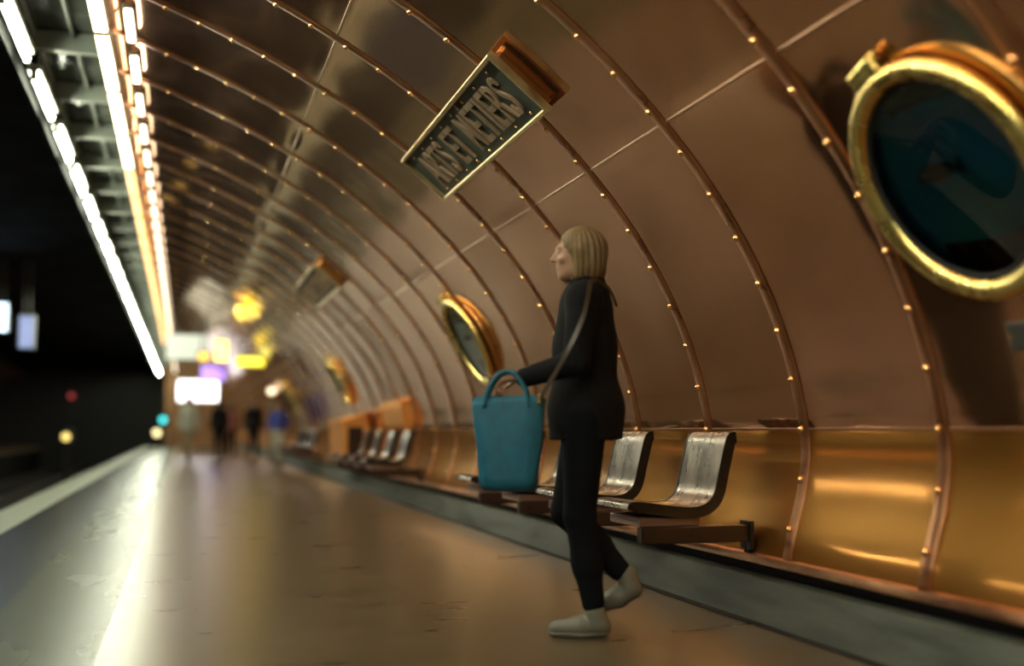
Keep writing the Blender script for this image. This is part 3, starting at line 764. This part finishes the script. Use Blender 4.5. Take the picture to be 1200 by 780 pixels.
def person(name, label, loc, yaw, J, mats, res=.005, cloth=.007, hair='bob', cat='person', coat_hem=.80, scale=1., shoes=True, group=None):
    """J: joints in body coordinates (facing +Y, left = -X)"""
    e = empty(name, loc, label, cat, group, (0, 0, yaw)); e.scale = (scale,)*3
    pts = np.array([p for q_, p in J.items() if not q_.startswith(('hand', 'flat'))], float); lo = pts.min(0)-.26; hi = pts.max(0)+.26; lo[2] = -.02
    hc = np.array(J['head'])
    fr = max(.008, res*.95)
    # --- skin body
    F = Field(lo, hi, res)
    head(F, hc); nk = np.array(J['neck'])
    F.cone(nk+[0, -.01, -.03], hc+[0, -.022, -.07], .056, .050, .03)
    ch = np.array(J['chest']); pv = np.array(J['pelvis'])
    F.ell(ch, (.150, .098, .17), .05); F.cone(ch-[0, 0, .10], pv+[0, 0, .05], .105, .115, .06); F.ell(pv, (.155, .105, .11), .05)
    for s_ in 'LR':
        sh, el, wr = (np.array(J[q+s_]) for q in ('sh', 'el', 'wr')); F.cone(nk-[0, 0, .04], sh, .045, .052, .04)
        F.cone(sh, el, .047, .037, .03); F.cone(el, wr, .037, .025, .015)
        hd = J['hand'+s_]; hand(F, wr+unit(hd[0])*.01, hd[0], hd[1], hd[2], hd[3], fr, max(.004, res*.6))
        hp, kn, an = (np.array(J[q+s_]) for q in ('hp', 'kn', 'an')); F.cone(hp, kn, .082, .055, .04); F.cone(kn, kn*.55+an*.45, .053, .052, .02); F.cone(kn*.6+an*.4, an, .050, .034, .03)
        to = np.array(J['to'+s_]); F.cone(an-[0, 0, .02], (an+to)/2-[0, 0, .008], .030, .022, .02); F.cone((an+to)/2-[0, 0, .008], to-[0, .02, .006], .022, .014, .02)
        F.ell(an+np.array([0, -.025, -.035]), (.026, .03, .03), .02)
    F.build('body', mats['skin'], e)
    # --- coat with sleeves and open hem
    F = Field(lo, hi, cloth)
    F.ell(ch+[0, 0, .0], (.175, .125, .205), .06); F.cone(ch-[0, -.005, .10], pv+[0, 0, .02], .128, .142, .07)
    F.ell(pv-[0, .005, .0], (.180, .140, .16), .05); F.cone(pv+[0, 0, -.02], np.array([pv[0], pv[1], coat_hem-.10]), .15, .158, .05)
    for s_ in 'LR':
        sh, el, wr = (np.array(J[q+s_]) for q in ('sh', 'el', 'wr'))
        F.cone(ch+[0, 0, .13], sh, .075, .068, .05); F.cone(sh, el, .066, .056, .035); F.cone(el, wr+(wr-el)*.02, .054, .040, .02)
    F.cone(nk+[0, -.005, -.07], nk+[0, -.012, .015], .098, .074, .04)                                # collar
    F.cut_below(coat_hem)
    # hollow where the neck comes out
    F.cone_cut = None
    F.put(lambda X: np.linalg.norm((X-(nk+np.array([0, -.008, .06])))/np.array([1, 1, .8]), axis=-1)-.062, nk-.1, nk+.16, .006, True)
    F.build('coat', mats['coat'], e)
    # --- trousers
    F = Field(lo, hi, cloth); F.ell(pv, (.165, .118, .13), .05)
    for s_ in 'LR':
        hp, kn, an = (np.array(J[q+s_]) for q in ('hp', 'kn', 'an'))
        F.cone(hp, kn, .094, .066, .04); F.cone(kn, kn*.5+an*.5, .064, .060, .02); F.cone(kn*.55+an*.45, an+(kn-an)*.13, .059, .047, .03)
    F.build('trousers', mats['trousers'], e)
    # --- shoes: one each
    for s_ in 'LR':
        an, to = np.array(J['an'+s_]), np.array(J['to'+s_]); dd = unit(to-an+np.array([0, 0, .045])); F = Field(np.minimum(an, to)-.12, np.maximum(an, to)+.12, cloth*.75)
        heel = an+np.array([0, -.028, -.045])+0*dd
        F.cone(an+[0, 0, .012], an+[0, -.012, -.03], .044, .043, .02); F.cone(heel, (heel+to)/2+[0, 0, .006], .036, .042, .02); F.cone((heel+to)/2, to+[0, .01, 0], .043, .031, .02)
        if J.get('flat'+s_, True): F.cut_below(.004)
        so = F.build('shoe', mats['shoe'], e)
        if J.get('flat'+s_, True) and cloth < .01:
            F2 = Field(np.minimum(an, to)-.12, np.maximum(an, to)+.12, cloth*.75); F2.cone(heel+[0, 0, 0], (heel+to)/2, .040, .046, .02); F2.cone((heel+to)/2, to+[0, .012, 0], .046, .036, .02)
            F2.cut_below(.001); F2.cut_above(.022); F2.build('sole', M['sole'], so, 0)
    # --- hair
    F = Field(hc-.26, hc+.2, cloth*.8)
    F.ell(hc+[0, -.020, .012], (.087, .100, .092), .01)
    if hair == 'bob':
        F.ell(hc+[0, -.050, -.055], (.088, .070, .115), .03)
        for s_ in (-1, 1): F.cone(hc+[s_*.068, -.010, -.01], hc+[s_*.066, -.005, -.115], .028, .022, .02)
    if hair == 'long':
        F.cone(hc+[0, -.06, -.03], hc+[0, -.085, -.19], .075, .05, .04)
    F.put(lambda X: np.linalg.norm((X-(hc+np.array([0, .085, -.055])))/np.array([.068, .105, .10]), axis=-1)*.08-.08, hc-.15, hc+.2, .01, True)
    ho = F.build('hair', mats['hair'], e)
    if res < .008:                      # combed locks
        for v_ in ho.data.vertices:
            d_ = np.array(v_.co)-hc; a_ = math.atan2(d_[0], -d_[1]); w_ = .0028*math.sin(26*a_+14*d_[2])+.0018*math.sin(53*a_-9*d_[2]); t_ = min(1, math.hypot(d_[0], d_[1])/.06)
            v_.co.x += d_[0]/.09*w_*t_; v_.co.y += d_[1]/.09*w_*t_
    # eyeballs
    if res < .008:
        for s_ in (-1, 1):
            v, f = lathe([(0, -.0105), (.0065, -.008), (.0098, -.003), (.0098, .003), (.0065, .008), (0, .0105)], 14, False)
            q = mesh('eye', v, f, M['eye'], e, True); q.location = hc+np.array([s_*.031, .0785, -.012]); q.rotation_euler = (-PI/2, 0, 0)
            q.data.materials.append(M['darkhair'])
            for p_ in q.data.polygons:
                if p_.center.z > .008: p_.material_index = 1
        F = Field(hc+np.array([-.05, .05, -.12]), hc+np.array([.05, .12, -.03]), .0025)
        F.ell(hc+np.array([0, .084, -.072]), (.0235, .0105, .005), .002); F.ell(hc+np.array([0, .082, -.0835]), (.020, .0105, .006), .002); F.build('lips', M['lips'], e)
    return e
M['eye'] = mat('eye white', (.6, .58, .55), .2)

def joints(phase='stand', arms='hang'):
    J = dict(head=(0, .035, 1.600), neck=(0, .0, 1.435), chest=(0, 0, 1.25), pelvis=(0, 0, .93),
             shL=(-.165, 0, 1.375), shR=(.165, 0, 1.375), hpL=(-.088, 0, .90), hpR=(.088, 0, .90))
    J.update(elL=(-.225, -.03, 1.10), elR=(.225, -.03, 1.10), wrL=(-.235, .06, .87), wrR=(.235, .06, .87),
             handL=((-.02, .15, -1), (1, .1, 0), (.1, 1, .1), .35), handR=((.02, .15, -1), (-1, .1, 0), (-.1, 1, .1), .35))
    if phase == 'stand':
        J.update(knL=(-.09, .02, .49), knR=(.10, .02, .49), anL=(-.095, -.02, .085), anR=(.11, -.02, .085), toL=(-.11, .135, .034), toR=(.13, .135, .034))
    if phase == 'walk':
        J.update(knL=(-.075, .13, .50), anL=(-.07, .24, .09), toL=(-.075, .395, .040), knR=(.075, .0, .48), anR=(.07, -.25, .15), toR=(.075, -.13, .045))
    return J
# main figure: passing stride, left hand forward holding the bag
J = joints()
J.update(head=(0, .03, 1.600), knL=(-.055, .025, .49), anL=(-.05, -.035, .088), toL=(-.055, .115, .036),
         knR=(.06, .085, .50), anR=(.055, -.165, .225), toR=(.055, -.065, .115), flatR=False,
         elL=(-.225, .03, 1.11), wrL=(-.19, .235, 1.055), elR=(.23, -.07, 1.11), wrR=(.235, -.04, .87),
         handL=((.12, 1, -.10), (.2, -.0, -1), (1, 0, .1), .95))
YAW = math.atan2(.85, .0)  # placeholder, replaced below
fwd = Vector((-.93, .37, 0)).normalized(); YAW = math.atan2(-fwd.x, fwd.y)
PERSON = Vector((1.62, 4.56, 0))
mm = dict(skin=M['skin'], coat=M['coat'], trousers=M['trousers'], shoe=M['shoe'], hair=M['hair'])
pe = person('person', 'person in black coat and black trousers walking past the near seats with a teal bag', PERSON, YAW, J, mm, .005, .007, 'bob')

# the teal shoulder bag on its strap
R3 = Matrix.Rotation(YAW, 3, 'Z')
bagc = Vector((-.235, .30, 0)); e = empty('shoulder_bag', PERSON+R3 @ Vector((bagc.x, bagc.y, .60)), 'soft teal canvas bag with thin strap hanging in front of the person in black', 'bag', None, (0, 0, YAW))
def bag_body():
    v, f = [], []; nz, na = 15, 40
    for i in range(nz):
        t = i/(nz-1); z = t*.37
        w = .105+.045*t**.8; d = .060+.008*math.sin(PI*t)-.022*t
        if i == 0: w *= .86; d *= .7
        for k in range(na):
            a = 2*PI*k/na; c, s_ = math.cos(a), math.sin(a)
            x = d*np.sign(c)*abs(c)**.6; y = w*np.sign(s_)*abs(s_)**.6
            wr = .005*math.sin(5*a+t*4)+.004*math.sin(9*a-6*t)
            v.append((x*(1+wr*8*(.4+t*.6)), y+wr, z+.01*math.sin(2*a+.6)*t))
    for i in range(nz-1):
        for k in range(na): f.append((i*na+k, i*na+(k+1) % na, (i+1)*na+(k+1) % na, (i+1)*na+k))
    f.append(tuple(range(na-1, -1, -1)))
    b = len(v)
    for k in range(na): x, y, z = v[(nz-1)*na+k]; v.append((x*.85, y*.95, z-.04))
    for k in range(na): f.append(((nz-1)*na+k, (nz-1)*na+(k+1) % na, b+(k+1) % na, b+k))
    f.append(tuple(range(b, b+na)))
    return v, f
v, f = bag_body(); mesh('body', v, f, M['teal'], e, True)
for sx_ in (-1, 1):
    bm = bmesh.new(); tube(bm, bez([(sx_*.035, -.085, .33), (sx_*.034, -.07, .40), (sx_*.028, -.03, .462), (sx_*.020, .0, .474), (sx_*.028, .04, .462), (sx_*.034, .08, .40), (sx_*.035, .095, .33)], 5), .0095, 10); from_bm('handle', bm, M['teal'], e, True)
def ribbon(name, pts, w, th, m, parent):
    bm = bmesh.new(); rows = []
    P = bez(pts, 6); 
    for i, p in enumerate(P):
        p = Vector(p); d = Vector(P[min(i+1, len(P)-1)])-Vector(P[max(i-1, 0)]); d.normalize()
        out = Vector((p.x+bagc.x, (p.y+bagc.y)*1.3, 0)); out.normalize(); s_ = d.cross(out); s_.normalize(); out = s_.cross(d)
        rows.append([bm.verts.new(p+s_*a*w/2+out*b*th/2) for a, b in ((-1, -1), (1, -1), (1, 1), (-1, 1))])
    for a, b in zip(rows[:-1], rows[1:]):
        for i in range(4): bm.faces.new((a[i], a[(i+1) % 4], b[(i+1) % 4], b[i]))
    bm.faces.new(rows[0]); bm.faces.new(rows[-1][::-1]); return from_bm(name, bm, m, parent)
B = lambda x, y, z: (x-bagc.x, y-bagc.y, z-.60)
st = ribbon('strap', [B(-.262, .19, .945), B(-.290, .13, 1.03), B(-.308, .06, 1.15), B(-.288, .005, 1.27), B(-.252, -.020, 1.37), B(-.212, -.028, 1.430), B(-.160, -.040, 1.452), B(-.105, -.060, 1.452), B(-.06, -.105, 1.42), B(-.02, -.132, 1.36)], .018, .006, M['strap'], e)
bm = bmesh.new(); box(bm, (-.016, -.010, -.02), (.016, .010, .02), .004); q = from_bm('buckle', bm, M['gold'], st); q.location = B(-.268, .175, .965)

# distant travellers
def far(label, x, y, yaw, ph, coat, trousers, hair, hem=.78, sc_=1.):
    person('person', label, (x, y, 0), yaw, joints(ph), dict(skin=M['skin'], coat=coat, trousers=trousers, shoe=M['trousers'], hair=hair), .011, .012, 'bob', coat_hem=hem, scale=sc_)
far('distant person in a pale coat near the platform edge side', .15, 31.0, 2.9, 'walk', M['pale_cloth'], M['tan_cloth'], M['darkhair'])
far('distant person in dark clothes just right of the pale coated one', 1.05, 35.5, .2, 'stand', M['coat'], M['trousers'], M['darkhair'])
far('distant person in black standing between dark and blue jacketed travellers', 1.98, 34.5, 3.3, 'walk', M['coat'], M['trousers'], M['darkhair'])
far('distant person in a blue jacket and pale trousers beside the copper wall', 2.1, 26.9, 3.0, 'walk', M['blue_cloth'], M['pale_cloth'], M['hair'], .98, .86)
far('distant person in a rust brown coat farther along the platform', 1.55, 40.0, 0., 'stand', M['rust_cloth'], M['trousers'], M['darkhair'])

# ------------------------------------------------------------------ camera, world, colour
cam = bpy.data.cameras.new('camera'); cam.sensor_width = 36; cam.lens = 40.5; cam.clip_start = .05; cam.clip_end = 200
co = bpy.data.objects.new('camera', cam); COL.objects.link(co)
Rr, Tt, Ww = (0.9617474, -0.0227726, -0.2729896), (-0.2739378, -0.0799505, -0.9584185), (0., 0.9965387, -0.0831305)
mw = Matrix((Rr, Tt, Ww)).to_4x4(); mw.translation = (0, 0, .845); co.matrix_world = mw
cam.dof.use_dof = True; cam.dof.focus_distance = 5.75; cam.dof.aperture_fstop = .65; cam.dof.aperture_blades = 8
sc.camera = co
w = bpy.data.worlds.new('world'); sc.world = w; w.use_nodes = True
w.node_tree.nodes['Background'].inputs[0].default_value = (.9, .8, .7, 1); w.node_tree.nodes['Background'].inputs[1].default_value = .0
vs = sc.view_settings; vs.view_transform = 'Standard'; vs.look = 'None'; vs.gamma = 1.; vs.use_curve_mapping = False; vs.exposure = .42
sc.cycles.use_denoising = True; sc.cycles.max_bounces = 10; sc.cycles.glossy_bounces = 6; sc.cycles.diffuse_bounces = 4
sc.cycles.sample_clamp_indirect = 6.; sc.cycles.caustics_reflective = True
